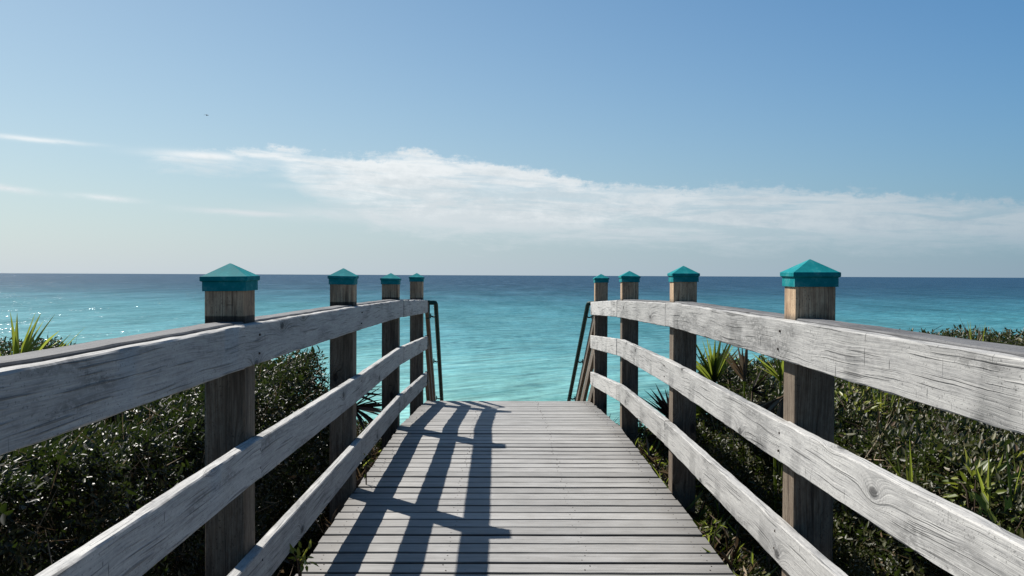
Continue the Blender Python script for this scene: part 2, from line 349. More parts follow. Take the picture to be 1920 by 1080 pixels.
# ---------------------------------------------------------------- setting: ground, sea
SEA_Z = EYE - 8.0
def ground_h(x, y):
    n = 0.10 * np.sin(x * 0.9 + 1.3) * np.sin(y * 0.7) + 0.05 * np.sin(x * 2.3 + y * 1.7)
    yy = np.array([-400, 9.6, 11.4, 14.0, 22.0, 26.0, 38.0, 60.0, 400.0, 60000.0])
    zz = np.array([-0.85, -0.85, -1.5, -3.0, -5.6, -6.1, SEA_Z - 0.05, SEA_Z - 1.2, SEA_Z - 8, SEA_Z - 12])
    return np.interp(y + 0.6 * np.sin(x * 0.35), yy, zz) + n * np.clip((26 - y) / 10, 0, 1)
def build_ground():
    xs = np.unique(np.concatenate([np.linspace(-16, 16, 90), [-60000, -4000, -600, -150, -60, -30, 30, 60, 150, 600, 4000, 60000]]))
    ys = np.unique(np.concatenate([np.linspace(-6, 40, 120), [-60000, -2000, -200, -60, -20, 50, 70, 120, 400, 2000, 60000]]))
    X, Y = np.meshgrid(xs, ys); Z = ground_h(X, Y)
    nx, ny = len(xs), len(ys)
    v = np.stack([X.ravel(), Y.ravel(), Z.ravel()], 1)
    f = [(j*nx+i, j*nx+i+1, (j+1)*nx+i+1, (j+1)*nx+i) for j in range(ny-1) for i in range(nx-1)]
    me = bpy.data.meshes.new('ground'); me.from_pydata(v.tolist(), [], f)
    me.polygons.foreach_set('use_smooth', [True]*len(f))
    m, T = new_mat('sand_and_litter')
    p = T.n('ShaderNodeNewGeometry').outputs['Position']; y = T.n('ShaderNodeSeparateXYZ', None, {0: p}).outputs[1]
    n = T.noise(p, 2.5, 6, 0.65); n2 = T.noise(p, 30.0, 4, 0.6)
    litter = T.ramp(T.m('ADD', T.m('MULTIPLY', n, 0.5), T.m('MULTIPLY', n2, 0.5)), [(0.35, (0.025, 0.02, 0.014)), (0.55, (0.075, 0.06, 0.042)), (0.7, (0.16, 0.135, 0.10))])
    sand = T.ramp(n2, [(0.3, (0.42, 0.38, 0.31)), (0.7, (0.62, 0.58, 0.50))])
    c = T.mix(T.sstep(T.m('ADD', y, T.m('MULTIPLY', n, 6.0)), 14.0, 24.0), litter, sand)
    bp = T.n('ShaderNodeBump', None, {'Strength': 0.5, 'Distance': 0.02, 'Height': n2})
    finish(T, bsdf(T, Base_Color=c, Roughness=0.95, Specular_IOR_Level=0.1, Normal=bp.outputs[0]))
    me.materials.append(m); o = bpy.data.objects.new('ground', me); col.objects.link(o)
    tag(o, 'dark leaf litter on the dune beside the boardwalk, sloping to pale sand', None, None, 'structure')
build_ground()
def build_sea():
    me = bpy.data.meshes.new('sea')
    xs = [-60000, -3000, -400, 400, 3000, 60000]; ys = [30, 200, 900, 6000, 60000]
    v = [(x, y, SEA_Z) for y in ys for x in xs]; nx = len(xs)
    f = [(j*nx+i, j*nx+i+1, (j+1)*nx+i+1, (j+1)*nx+i) for j in range(len(ys)-1) for i in range(nx-1)]
    me.from_pydata(v, [], f)
    m, T = new_mat('sea_water')
    p = T.n('ShaderNodeNewGeometry').outputs['Position']; s = T.n('ShaderNodeSeparateXYZ', None, {0: p}); x, y = s.outputs[0], s.outputs[1]
    big = T.noise(T.vec(T.m('MULTIPLY', x, 0.004), T.m('MULTIPLY', y, 0.012), 0.0), 1, 3, 0.55)
    stre = T.noise(T.vec(T.m('MULTIPLY', x, 0.03), T.m('MULTIPLY', y, 0.22), 4.0), 1, 4, 0.6)
    ly = T.m('LOGARITHM', T.m('MAXIMUM', T.m('ADD', y, T.m('MULTIPLY', x, 0.35)), 20.0), 10.0)
    ly = T.m('ADD', ly, T.m('ADD', T.m('MULTIPLY', T.m('SUBTRACT', big, 0.5), 0.35), T.m('MULTIPLY', T.m('SUBTRACT', stre, 0.5), 0.10)))
    # depth of the water over the sand sets its own colour: pale shallows, turquoise, then deep blue
    c = T.ramp(T.m('DIVIDE', T.m('SUBTRACT', ly, 1.5), 2.0),
               [(0.0, (0.20, 0.43, 0.39)), (0.13, (0.155, 0.345, 0.32)), (0.20, (0.105, 0.27, 0.27)), (0.27, (0.068, 0.21, 0.23)), (0.42, (0.036, 0.15, 0.18)), (0.50, (0.022, 0.10, 0.135)), (0.58, (0.012, 0.058, 0.092)), (0.72, (0.009, 0.041, 0.076)), (1.0, (0.010, 0.041, 0.080))])
    xy = T.m('ADD', x, y); yx = T.m('SUBTRACT', y, x)
    swell = T.noise(T.vec(T.m('MULTIPLY', xy, 0.022), T.m('MULTIPLY', yx, 0.19), 1.0), 1, 7, 0.66, 0.2)
    mott = T.noise(T.vec(T.m('MULTIPLY', x, 0.07), T.m('MULTIPLY', y, 0.010), 2.0), 1, 10, 0.80)
    c = T.mix(1.0, c, T.ramp(mott, [(0.34, 0.70), (0.5, 0.99), (0.66, 1.32)]), 'MULTIPLY')
    rip = T.noise(T.vec(T.m('MULTIPLY', xy, 0.09), T.m('MULTIPLY', yx, 0.62), 7.0), 1, 5, 0.7)
    c = T.mix(1.0, c, T.ramp(rip, [(0.34, 0.62), (0.5, 1.0), (0.66, 1.36)]), 'MULTIPLY')
    c = T.mix(T.m('MULTIPLY', T.sstep(swell, 0.52, 0.66), 0.60), c, T.mix(1.0, c, (0.42, 0.66, 0.66), 'MULTIPLY'))
    c = T.mix(T.m('MULTIPLY', T.sstep(swell, 0.48, 0.33), 0.30), c, T.mix(1.0, c, (1.7, 1.25, 1.22), 'MULTIPLY'))
    # wave slopes: fine chop, gathered in gusty patches, on a longer swell
    def nz(sx, sy, o, det): return T.n('ShaderNodeTexNoise', None, {'Vector': T.vec(T.m('MULTIPLY', x, sx), T.m('MULTIPLY', y, sy), o), 'Scale': 1.0, 'Detail': det, 'Roughness': 0.6}).outputs[1]
    chop = T.n('ShaderNodeSeparateColor', None, {0: nz(1.1, 2.2, 0.0, 3)}); mid = T.n('ShaderNodeSeparateColor', None, {0: nz(0.10, 0.5, 3.0, 2)})
    gust = T.m('ADD', 0.55, T.m('MULTIPLY', T.sstep(T.noise(T.vec(T.m('MULTIPLY', x, 0.22), T.m('MULTIPLY', y, 0.03), 8.0), 1, 3, 0.6), 0.4, 0.75), 1.5))
    def slope(i, a, b): return T.m('ADD', T.m('MULTIPLY', T.m('MULTIPLY', T.m('SUBTRACT', chop.outputs[i], 0.5), a), gust), T.m('MULTIPLY', T.m('SUBTRACT', mid.outputs[i], 0.5), b))
    nrm = T.n('ShaderNodeVectorMath', {'operation': 'NORMALIZE'}, {0: T.vec(slope(0, 1.1, 0.25), slope(1, 1.35, 0.7), 1.0)}).outputs[0]
    df = T.n('ShaderNodeBsdfDiffuse', None, {0: c, 'Normal': nrm})
    gl = T.n('ShaderNodeBsdfGlossy', None, {0: (0.9, 0.95, 1.0, 1), 'Roughness': 0.20, 'Normal': nrm})
    finish(T, T.n('ShaderNodeMixShader', None, {0: T.m('ADD', 0.135, T.m('MULTIPLY', T.m('SUBTRACT', mott, 0.5), 0.35), clamp=True), 1: df.outputs[0], 2: gl.outputs[0]}))
    me.materials.append(m); o = bpy.data.objects.new('sea', me); col.objects.link(o)
    tag(o, 'calm sea, pale turquoise near the shore and deep blue at the horizon', None, None, 'structure')
build_sea()

# ---------------------------------------------------------------- boardwalk (path): planks, joists, stair flight below
YEND = 11.06
def zdeck(y): return -0.155 * max(0.0, min(1.3, (y - 8.15) / (YEND - 8.15)))
def build_boardwalk():
    mb = MB(); y = -1.6
    screws = []
    gaps = [.024, .020, .009, .013, .024, .008, .013, .012, .013, .008, .014, .026, .007, .022, .007, .013, .019, .008, .022, .018]
    y = 4.141 + 0.006 - 0.153 * 37; k = -37
    while y < YEND - 0.09:
        gap = gaps[k % 20] * 1.25; nxt = gaps[(k + 1) % 20] * 1.25; wv = 0.153 - gap/2 - nxt/2; y0 = y; y += gap/2; k += 1
        pass
        half_l, half_r = 0.95 + random.uniform(-.006, .006), 0.95 + random.uniform(-.008, .006)
        skew = random.uniform(-.004, .004); dz = random.uniform(-.0015, .0015)
        fr = []
        n = 14; bow = random.uniform(-.005, .005)
        t = Vector((0, 1, (zdeck(y + wv) - zdeck(y)) / wv)).normalized(); up = Vector((1, 0, 0)).cross(t)
        for i in range(n + 1):
            xx = -half_l + (half_l + half_r) * i / n
            fr.append((Vector((xx, y + wv/2 + skew * xx + bow * (xx*xx), zdeck(y + wv/2) - 0.0135 + dz)), t, up))
        # gc.x must be x across the deck
        loft(mb, fr, wv, 0.027, 0.0045, None, 0.0005, 0, -half_l)
        for sx in (-0.87, -0.32, 0.32, 0.87):
            for oy in (0.03, 0.10): screws.append((sx + random.uniform(-.02, .02), y + oy + random.uniform(-.008, .008)))
        y = y0 + 0.153
    for sx, sy in screws:
        z = zdeck(sy); ring = [(sx + 0.0032*math.cos(a), sy + 0.0032*math.sin(a), z + 0.0016) for a in np.linspace(0, 2*math.pi, 7)[:-1]]
        mb.add(ring + [(p[0], p[1], z - 0.004) for p in ring], [tuple(range(6))] + [(i, (i+1) % 6, 6+(i+1) % 6, 6+i)[::-1] for i in range(6)], None, 0.1, 1)
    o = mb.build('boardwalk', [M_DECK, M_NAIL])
    tag(o, 'grey plank boardwalk running out to the top of the beach steps', None, None, 'structure')
    mj = MB()
    for x in (-0.90, -0.32, 0.32, 0.90):
        loft(mj, straight((x, -1.5, -0.125), (x, 8.15, -0.125), 1.0), 0.04, 0.18, 0.003)
        loft(mj, straight((x, 8.16, -0.125), (x, YEND - 0.06, -0.125 + zdeck(YEND)), 1.0), 0.04, 0.18, 0.003)
    mj.build('joist', M_JOIST, o)
    # closing board at the head of the steps, then the steps themselves
    ms = MB(); th = R(1.75); dx, dy = -math.sin(th), math.cos(th)
    z0 = zdeck(YEND)
    loft(ms, straight((-0.9, YEND - 0.045, z0 - 0.115), (0.9, YEND - 0.045, z0 - 0.115), 0.3), 0.03, 0.17, 0.003)
    for k in range(1, 28):
        c = Vector((0.02 + dx*0.28*k, YEND + dy*0.28*(k - 0.5), z0 - 0.18*k))
        loft(ms, straight(c - Vector((dy, -dx, 0))*0.84, c + Vector((dy, -dx, 0))*0.84, 0.4), 0.27, 0.03, 0.003)
    for s in (-0.87, 0.87):
        a = Vector((0.02 + s*dy, YEND - s*dx + 0.02, z0 - 0.28)); b = a + Vector((dx*7.6, dy*7.6, -4.88))
        loft(ms, straight(a, b, 1.0), 0.04, 0.24, 0.003)
    ms.build('stair_flight', M_STAIR, o)
build_boardwalk()

# ---------------------------------------------------------------- railings
POST_Y = [-1.52, 0.94, 3.39, 5.77, 8.22, 10.67]
def make_cap(cx, cy, apex, parent):
    mb = MB(); zc = apex
    rings = [(0.0765, -0.0965), (0.0765, -0.0635), (0.0815, -0.0615), (0.083, -0.060), (0.083, -0.0475), (0.0815, -0.0455), (0.0765, -0.0435), (0.002, 0.0)]
    vs = []
    for r_, dz in rings:
        vs += [(cx - r_, cy - r_, zc + dz), (cx + r_, cy - r_, zc + dz), (cx + r_, cy + r_, zc + dz), (cx - r_, cy + r_, zc + dz)]
    fs = [(i*4+k, i*4+(k+1) % 4, i*4+4+(k+1) % 4, i*4+4+k) for i in range(len(rings)-1) for k in range(4)]
    n = len(rings)-1; fs.append(tuple(n*4+k for k in range(4))); fs.append((3, 2, 1, 0))
    mb.add(vs, fs, None, random.random())
    o = mb.build('post_cap', M_CAP, parent, True, 20, (cx, cy, apex))
    o.location = (0, 0, 0); return o
def railing(side, tabs, apexes, joints, label):
    root = empty('wooden_railing', (side * 0.957, 3.39, -0.85))
    ry = 3.39
    tag(root, label, 'railing')
    def rel(o):      # parent keeps world placement
        o.location = Vector(o.location) - Vector(root.location); return o
    def zt(tab, y): return EYE - float(np.interp(y, [t[0] for t in tab], [t[1] for t in tab]))
    for k, (py, ap) in enumerate(zip(POST_Y, apexes)):
        mb = MB(); zr = zt(tabs[0], py)
        cx = side * (0.957 + 0.07)
        bot = float(ground_h(np.array(cx), np.array(py))) - 0.4
        top = EYE + ap - 0.094
        n = int((top - bot) / 0.08); fr = []
        lean = random.uniform(-.003, .003)
        zs = sorted(set([bot + (top - bot) * i / n for i in range(n + 1)]))
        for z in zs: fr.append((Vector((cx + lean*(z), py, z)), Vector((1, 0, 0)), Vector((0, 1, 0))))
        loft(mb, fr, 0.14, 0.14, 0.005, None, 0.0007, 0, bot - zr - 0.0)
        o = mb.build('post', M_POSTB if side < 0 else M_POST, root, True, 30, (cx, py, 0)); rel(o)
        c = make_cap(cx + lean*top, py, EYE + ap, o)
        c.location = (lean*top, 0, EYE + ap); c.rotation_euler = (R(random.uniform(-.9, .9)), R(random.uniform(-.9, .9)), R(random.uniform(-2.2, 2.2)))
    for r_, tab in enumerate(tabs):
        js = joints[r_]
        for a, b in zip(js[:-1], js[1:]):
            mb = MB(); dz = random.uniform(-.005, .005); fr = []
            xx = side * (0.937 + random.uniform(-.003, .003))
            n = int((b - a) / 0.05)
            for i in range(n + 1):
                y = a + 0.0015 + (b - a - 0.003) * i / n
                e = 0.04
                # soften the bend where the walk starts to drop
                z = (zt(tab, y - e) + zt(tab, y + e) + zt(tab, y)) / 3
                fr.append((Vector((xx, y, z - 0.0715 + dz)), Vector((1, 0, 0)), Vector((0, 0, 1))))
            loft(mb, fr, 0.039, 0.143, 0.004, None, 0.0013)
            for py in POST_Y:
                if a < py < b:
                    for hz in (0.04, 0.105):
                        cy, cz = py + random.uniform(-.03, .03), zt(tab, py) - hz
                        X0 = side * (0.9172 - 0.0022)
                        ring = [(X0, cy + 0.0045*math.cos(t), cz + 0.0045*math.sin(t)) for t in np.linspace(0, 2*math.pi, 7)[:-1]]
                        mb.add(ring + [(side*0.925, p[1], p[2]) for p in ring],
                               [tuple(range(6)), tuple(range(6))[::-1]][:1] + [(i, (i+1) % 6, 6+(i+1) % 6, 6+i) for i in range(6)], None, 0.2, 1)
            o = mb.build('rail_board', [M_RAIL, M_NAIL], root); rel(o)
    # flat boards let in between the posts behind the top rail
    for a, b in zip(POST_Y[:-1], POST_Y[1:]):
        mb = MB(); fr = []
        n = int((b - a - 0.145) / 0.1)
        for i in range(n + 1):
            y = a + 0.073 + (b - a - 0.146) * i / n
            fr.append((Vector((side * 1.006, y, zt(tabs[0], y) - 0.012)), Vector((1, 0, 0)), Vector((0, 0, 1))))
        loft(mb, fr, 0.090, 0.038, 0.004, None, 0.001)
        o = mb.build('cap_board', M_CAPRAIL, root); rel(o)
    return root
E1 = 10.78
L_TABS = [[(-1.6, .168), (1.6, .170), (3.13, .171), (5.7, .189), (8.0, .214), (10.74, .281)],
          [(-1.6, .575), (1.8, .577), (3.3, .577), (5.7, .602), (8.0, .606), (10.74, .688)],
          [(-1.6, .978), (3.4, .979), (5.77, .996), (8.0, 1.013), (10.74, 1.099)]]
R_TABS = [[(-1.6, .155), (1.8, .155), (3.15, .153), (5.62, .157), (8.03, .206), (10.65, .295)],
          [(-1.6, .507), (1.8, .509), (3.15, .515), (5.62, .503), (8.03, .533), (10.65, .667)],
          [(-1.6, .872), (3.15, .873), (5.62, .872), (8.03, .916), (10.65, 1.075)]]
railing(-1, L_TABS, [.038, .038, .038, .038, .0147, .021],
        [[-1.6, 0.94, 3.17, 8.22, E1], [-1.6, 3.38, 8.22, E1], [-1.6, 0.94, 5.77, 8.22, E1]],
        'grey wooden railing with teal post caps, walkway side in shade, its shadow on the deck')
railing(1, R_TABS, [.062, .062, .0617, .062, .043, .02],
        [[-1.6, 0.94, 5.77, 8.22, E1 - .1], [-1.6, 3.36, 8.22, E1 - .1], [-1.6, 0.94, 5.77, 8.22, E1 - .1]],
        'grey wooden railing with teal post caps, its walkway side in bright sun')

# ---------------------------------------------------------------- railings of the steps going down to the beach
def stair_railing(side, label):
    th = R(1.75); d = Vector((-math.sin(th), math.cos(th), -0.65)); dh = Vector((-math.sin(th), math.cos(th), 0)); ac = Vector((math.cos(th), math.sin(th), 0))
    # handrail head measured in the picture
    hx = (-0.780 if side < 0 else 0.977) + CX
    H0 = Vector((hx, 11.0, EYE - 0.318))
    root = empty('stair_railing', (hx + side*0.1, 11.0, -0.85)); tag(root, label, 'railing')
    def rel(o): o.location = Vector(o.location) - Vector(root.location); return o
    bx = hx + side * 0.085
    tabs = L_TABS if side < 0 else R_TABS
    for k in range(3):
        z = EYE - tabs[k][-1][1] - 0.055 - (0.03 if k == 0 else 0)
        mb = MB(); p0 = Vector((bx, 10.80, z)); L = 6.6
        loft(mb, straight(p0, p0 + d * L, 0.2), 0.039, 0.14, 0.004, None, 0.001)
        o = mb.build('rail_board', M_STAIR, root); rel(o)
    for q in (2.75, 5.3):
        mb = MB(); b = Vector((bx, 10.8, 0)) + dh * q + ac * side * 0.09
        zt_ = EYE - tabs[0][-1][1] - 0.65*q + 0.08
        gz = float(ground_h(np.array(b.x), np.array(b.y))) - 0.3
        fr = [(Vector((b.x, b.y, gz + (zt_ - gz)*i/20)), Vector((1, 0, 0)), Vector((0, 1, 0))) for i in range(21)]
        loft(mb, fr, 0.14, 0.14, 0.005); o = mb.build('post', M_POST, root); rel(o)
    mb = MB()
    start = H0 + Vector((side*0.075, -0.05, 0.0))
    pts = [start, H0 + Vector((side*0.03, -0.02, 0.0)), H0 + Vector((side*0.008, -0.005, -0.002)), H0 + d*0.03, H0 + d*0.12]
    pts = pts + [H0 + d*(0.12 + i*0.5) for i in range(1, 13)]
    tube(mb, pts, 0.026, 12); hr = mb.build('handrail', M_GREENMETAL, root, True, 40); rel(hr)
    for q in (0.16, 1.1, 2.0, 3.2, 4.6):
        p = H0 + d*q; mb = MB()
        w = Vector((side*0.066, 0, -0.055))
        tube(mb, smooth_path([p + Vector((0, 0, -0.012)), p + Vector((side*0.005, 0, -0.05)), p + Vector((side*0.03, 0, -0.068)), p + w], 5), 0.0085, 8)
        tube(mb, [p + w - Vector((side*0.006, 0, 0)), p + w + Vector((side*0.004, 0, 0))], 0.03, 12)
        b = mb.build('bracket', M_GREENMETAL, hr, True, 40); b.location = Vector(b.location)
    # flat strap holding the end of the pipe to the last post
    for i in (0,):
        mb = MB(); s = Vector((hx + side*0.078, 10.86, H0.z - 0.02))
        loft(mb, straight(s + Vector((0, 0, 0.05)), s + Vector((0, 0, -0.16)), 0.1, Vector((0, 1, 0))), 0.045, 0.012, 0.002)
        o = mb.build('end_plate', M_GREENMETAL, root); rel(o)
stair_railing(-1, 'shaded wooden stair railing with green pipe handrail, beside the shadow on the deck end')
stair_railing(1, 'wooden stair railing with green pipe handrail at the sunlit corner of the deck end')

# ---------------------------------------------------------------- plants
def leaf_arrays(pos, axis, up, L, Wd, rnd, bend=0.12):
    """folded lance leaves: pos base point, axis direction, up leaf normal, length, width -> verts, quads, rnd"""
    axis = axis / np.linalg.norm(axis, axis=1, keepdims=True)
    sd = np.cross(axis, up); sd /= (np.linalg.norm(sd, axis=1, keepdims=True) + 1e-9)
    nm = np.cross(sd, axis)
    L = L[:, None]; Wd = Wd[:, None]
    base = pos; tip = pos + axis*L - nm*L*bend
    l1 = pos + axis*L*0.32 - sd*Wd*0.5 + nm*Wd*0.16; l2 = pos + axis*L*0.70 - sd*Wd*0.36 + nm*Wd*0.08 - nm*L*bend*0.4
    r1 = pos + axis*L*0.32 + sd*Wd*0.5 + nm*Wd*0.16; r2 = pos + axis*L*0.70 + sd*Wd*0.36 + nm*Wd*0.08 - nm*L*bend*0.4
    n = len(pos); V = np.stack([base, l1, l2, tip, r2, r1], 1).reshape(-1, 3)
    b = (np.arange(n) * 6)[:, None]
    Fq = np.concatenate([b + np.array([[0, 3, 2, 1]]), b + np.array([[0, 5, 4, 3]])], 0)
    return V, Fq, np.repeat(rnd, 6)
def quads_obj(name, V, Fq, rnd, mat, parent=None, origin=(0, 0, 0), extra=None):
    me = bpy.data.meshes.new(name); V = V - np.array(origin)
    me.vertices.add(len(V)); me.vertices.foreach_set('co', V.astype(np.float32).ravel())
    me.loops.add(Fq.size); me.loops.foreach_set('vertex_index', Fq.astype(np.int32).ravel())
    me.polygons.add(len(Fq)); me.polygons.foreach_set('loop_start', np.arange(0, Fq.size, 4, dtype=np.int32))
    me.polygons.foreach_set('loop_total', np.full(len(Fq), 4, dtype=np.int32))
    for m in (mat if isinstance(mat, (list, tuple)) else [mat]): me.materials.append(m)
    if extra is not None: me.polygons.foreach_set('material_index', extra.astype(np.int32))
    me.update(calc_edges=True)
    a = me.attributes.new('rnd', 'FLOAT', 'POINT'); a.data.foreach_set('value', rnd.astype(np.float32))
    o = bpy.data.objects.new(name, me); col.objects.link(o); o.location = origin
    if parent is not None: o.parent = parent
    return o
def unit(a): return a / (np.linalg.norm(a, axis=-1, keepdims=True) + 1e-9)
def vnoise(x, y, s):
    return (np.sin(x*1.7*s + 1.1 + 0.8*np.sin(y*1.3*s)) + np.sin(y*2.1*s + 0.4 + 0.9*np.sin(x*1.1*s + 2.0)) + 0.6*np.sin((x + y)*3.1*s + 1.7)) / 2.6
def hedge_top(side, X, Y):
    a = np.abs(X)
    near = np.clip((a - 1.17 - 0.07*vnoise(X, Y, 2.3)) / 0.45, 0, 1) ** 0.5
    yfar = (8.7 if side < 0 else 8.6) + np.clip((a - 1.7) * 0.9, 0, 3.4) + 0.35*vnoise(X*1.3, Y*0.1, 1.6)
    far = np.clip((yfar - Y) / 0.7, 0, 1) ** 0.5
    base = (0.57 if side < 0 else 0.60) + 0.10*np.clip((Y - 6.5)/1.5, 0, 1)*np.clip(2.3 - a, 0, 1) - np.clip(a - 2.0, 0, 2.0) * (0.005 if side < 0 else -0.055)
    h = base + 0.075*vnoise(X, Y, 1.1) + 0.045*vnoise(X + 5, Y, 3.4)
    h = np.minimum(h, 1.30 - (0.0715 if side < 0 else 0.0565)*Y + 0.03*vnoise(X, Y, 5.0))
    g = -0.85
    H = g + (h - g) * near * far
    sk = np.clip((a - 1.09) / 0.10, 0, 1) * np.clip(((10.1 if side < 0 else 9.5) + 0.3*vnoise(X, Y, 3.0) - Y) / 0.5, 0, 1)
    Hs = g + (0.70 + 0.10*vnoise(X, Y, 4.0)) * sk
    return np.maximum(H, Hs), np.maximum(near * far, 0.5*sk)
def shrubbery(side, ntw, label):
    N = ntw * 2; q = rng.random(N)
    x = np.where(q < 0.5, 1.22 + 2.6 * rng.random(N), 1.22 + 9.5 * rng.random(N) ** 1.8); y = np.where(q < 0.5, 1.0 + 5.0 * rng.random(N), 0.4 + 12.0 * rng.random(N)); x = side * x
    M = ntw // 3     # the far end beside the walk, thick enough to hide the water behind it
    x[:M] = side * (1.11 + 2.0 * rng.random(M)**1.3); y[:M] = 5.6 + 4.6 * rng.random(M); pm = rng.permutation(N); endm = np.arange(N) < M
    # keep more twigs close to the walkway
    H, w = hedge_top(side, x, y)
    x, y, H, w, endm = x[pm], y[pm], H[pm], w[pm], endm[pm]
    ok = (w > 0.02) & (endm | (rng.random(N) < 0.75)); x, y, H, w, endm = x[ok][:ntw], y[ok][:ntw], H[ok][:ntw], w[ok][:ntw], endm[ok][:ntw]
    n = len(x)
    e = 0.05
    hx = (hedge_top(side, x + e, y)[0] - H) / e; hy = (hedge_top(side, x, y + e)[0] - H) / e
    nrm = unit(np.stack([-np.clip(hx, -4, 4), -np.clip(hy, -4, 4), np.ones(n)], 1))
    dep = rng.exponential(0.07, n)
    # patchy clumps and hollows
    dep += np.clip(vnoise(x*2.2, y*2.2, 2.1), 0, 1) * 0.10
    dp = rng.random(n) < 0.22; dep[dp] = 0.12 + 0.5*rng.random(dp.sum())
    # leaves through the whole depth of the flank beside the walk
    vf = ((np.abs(x) < 2.4) & (rng.random(n) < 0.34)) | (endm & (rng.random(n) < 0.8)); dep[vf] = rng.random(vf.sum()) * np.maximum(H[vf] + 0.75, 0.02)
    nrm[vf] = np.array([0, 0, 1.0]) + 0*nrm[vf]
    # on the flank fill all the height
    p = np.stack([x, y, H], 1) - nrm * dep[:, None]
    flank = (w < 0.97) & (rng.random(n) < 0.6)
    p[flank, 2] = -0.8 + (H[flank] + 0.8) * rng.random(flank.sum())
    k = 8
    ax = unit(nrm + rng.normal(0, 0.55, (n, 3)))
    P, A, U, RN = [], [], [], []
    t1 = unit(np.cross(ax, np.array([[0.3, 0.5, 0.8]]))); t2 = np.cross(ax, t1)
    dist = np.sqrt((x - CX)**2 + y**2)
    tw_r = rng.random(n)
    for i in range(k):
        an = i * 2.4 + rng.random(n) * 0.8
        rad = t1*np.cos(an)[:, None] + t2*np.sin(an)[:, None]
        up_f = (0.25 + 0.75*(i / k))[..., None] if not np.isscalar(i / k) else 0.25 + 0.75*(i / k)
        dirv = unit(rad + ax * up_f + rng.normal(0, 0.2, (n, 3)))
        P.append(p + ax * (0.012*i - 0.05)); A.append(dirv); U.append(unit(ax + rng.normal(0, 0.35, (n, 3))))
        RN.append(np.clip(0.55*rng.random(n) + 0.45*tw_r, 0, 1))
    sc = np.clip(0.8 + dist * 0.045, 0.8, 1.5)
    P, A, U, RN = np.concatenate(P), np.concatenate(A), np.concatenate(U), np.concatenate(RN)
    Ls = 0.0255 * np.clip(np.exp(rng.normal(0, 0.33, len(P))), 0.45, 2.1) * np.tile(sc, k); Wd = Ls * (0.36 + 0.14*rng.random(len(P)))
    V, Fq, rn = leaf_arrays(P, A, U, Ls, Wd, RN)
    # bare twigs poking through
    m = rng.choice(n, n // 7, replace=False)
    tb = p[m] - ax[m]*0.22; tl = np.full(len(m), 0.0) + 0.20 + 0.16*rng.random(len(m))
    Vt, Ft, rt = leaf_arrays(tb, ax[m] + rng.normal(0, 0.35, (len(m), 3)), unit(rng.normal(0, 1, (len(m), 3))), tl, np.full(len(m), 0.005), rng.random(len(m)), 0.0)
    mi = np.concatenate([np.zeros(len(Fq)), np.ones(len(Ft))])
    o = quads_obj('shrubbery', np.concatenate([V, Vt]), np.concatenate([Fq, Ft + len(V)]), np.concatenate([rn, rt]), [M_LEAF if side < 0 else M_OLIVE, M_DRY], None, (side*3.0, 4.0, -0.85), mi)
    tag(o, label, 'shrubs', None, 'stuff')
shrubbery(-1, 100000, 'dense dark glossy-leaved coastal shrubs behind the shaded railing')
shrubbery(1, 100000, 'dense dark glossy-leaved coastal shrubs behind the sunlit railing')

def blades(mb, base, dirs, L, Wd, droop, rr, segs=5, fold=0.25):
    """long folded blades; each a strip of segs pieces"""
    for d, l, w, dr, r_ in zip(dirs, L, Wd, droop, rr):
        d = Vector(d).normalized(); sd = d.cross(Vector((0, 0, 1)))
        if sd.length < 0.05: sd = Vector((1, 0, 0))
        sd.normalize(); a = random.uniform(-0.8, 0.8); nm = sd.cross(d)
        sd = (sd*math.cos(a) + nm*math.sin(a)).normalized(); nm = sd.cross(d)
        vs = []
        for i in range(segs + 1):
            t = i / segs; c = Vector(base) + d*l*t - Vector((0, 0, 1))*dr*l*t*t
            ww = w * (0.55 + 1.0*t if t < 0.35 else 0.9*(1 - t)/0.65 + 0.03)
            vs += [c - sd*ww*0.5 + nm*ww*fold, c, c + sd*ww*0.5 + nm*ww*fold]
        fs = []
        for i in range(segs):
            q = i*3; fs += [(q, q+1, q+4, q+3), (q+1, q+2, q+5, q+4)]
        mb.add(vs, fs, None, r_)
def palmetto(loc, fans, label, mats, group=None, name='palmetto', seed=1):
    """fans: (dx, dy, dz of fan centre from base, aim vector, n blades, length, spread deg, material index)"""
    random.seed(seed)
    root = empty(name, loc); tag(root, label, 'palm' if name == 'palmetto' else 'plant', group)
    for (cx, cy, cz, aim, n, L, spread, mi) in fans:
        c = Vector((cx, cy, cz)); aim = Vector(aim).normalized()
        sd = aim.cross(Vector((0, -0.8, 0.6))); sd = sd.normalized() if sd.length > 0.05 else Vector((1, 0, 0))
        mb = MB(); dirs = []; ls = []
        for i in range(n):
            a = R(spread) * ((i + 0.5)/n - 0.5) + random.uniform(-.05, .05)
            dv = aim*math.cos(a) + sd*math.sin(a) + Vector((random.uniform(-.06, .06), random.uniform(-.13, .13), random.uniform(-.05, .05)))
            dirs.append(dv); ls.append(L * (0.80 + 0.25*math.cos(a)) * random.uniform(0.85, 1.1))
        blades(mb, c, dirs, ls, [0.052*L/0.45 * random.uniform(.8, 1.15) for _ in dirs], [random.uniform(0.02, 0.16) for _ in dirs], [random.random() for _ in dirs])
        fo = mb.build('frond', mats[mi], root, False)
        st = MB(); tube(st, smooth_path([Vector((cx*0.1, cy*0.1, 0)), c*0.55 + Vector((0, 0, 0.03)), c], 4), [0.010 - 0.004*i/8 for i in range(9)], 6)
        st.build('stalk', M_FROND if mi != 2 else M_DRY, fo, True, 60)
    return root
FM = [M_FROND, M_DRY, M_DARKFROND]
def at(px, py, y):      # world point seen at (px, py) of the 1920x1080 picture at distance y
    hy = 512 + 0.00443*px
    return Vector((CX + (px - 944)*y/F, y, EYE - (py - hy)*y/F))
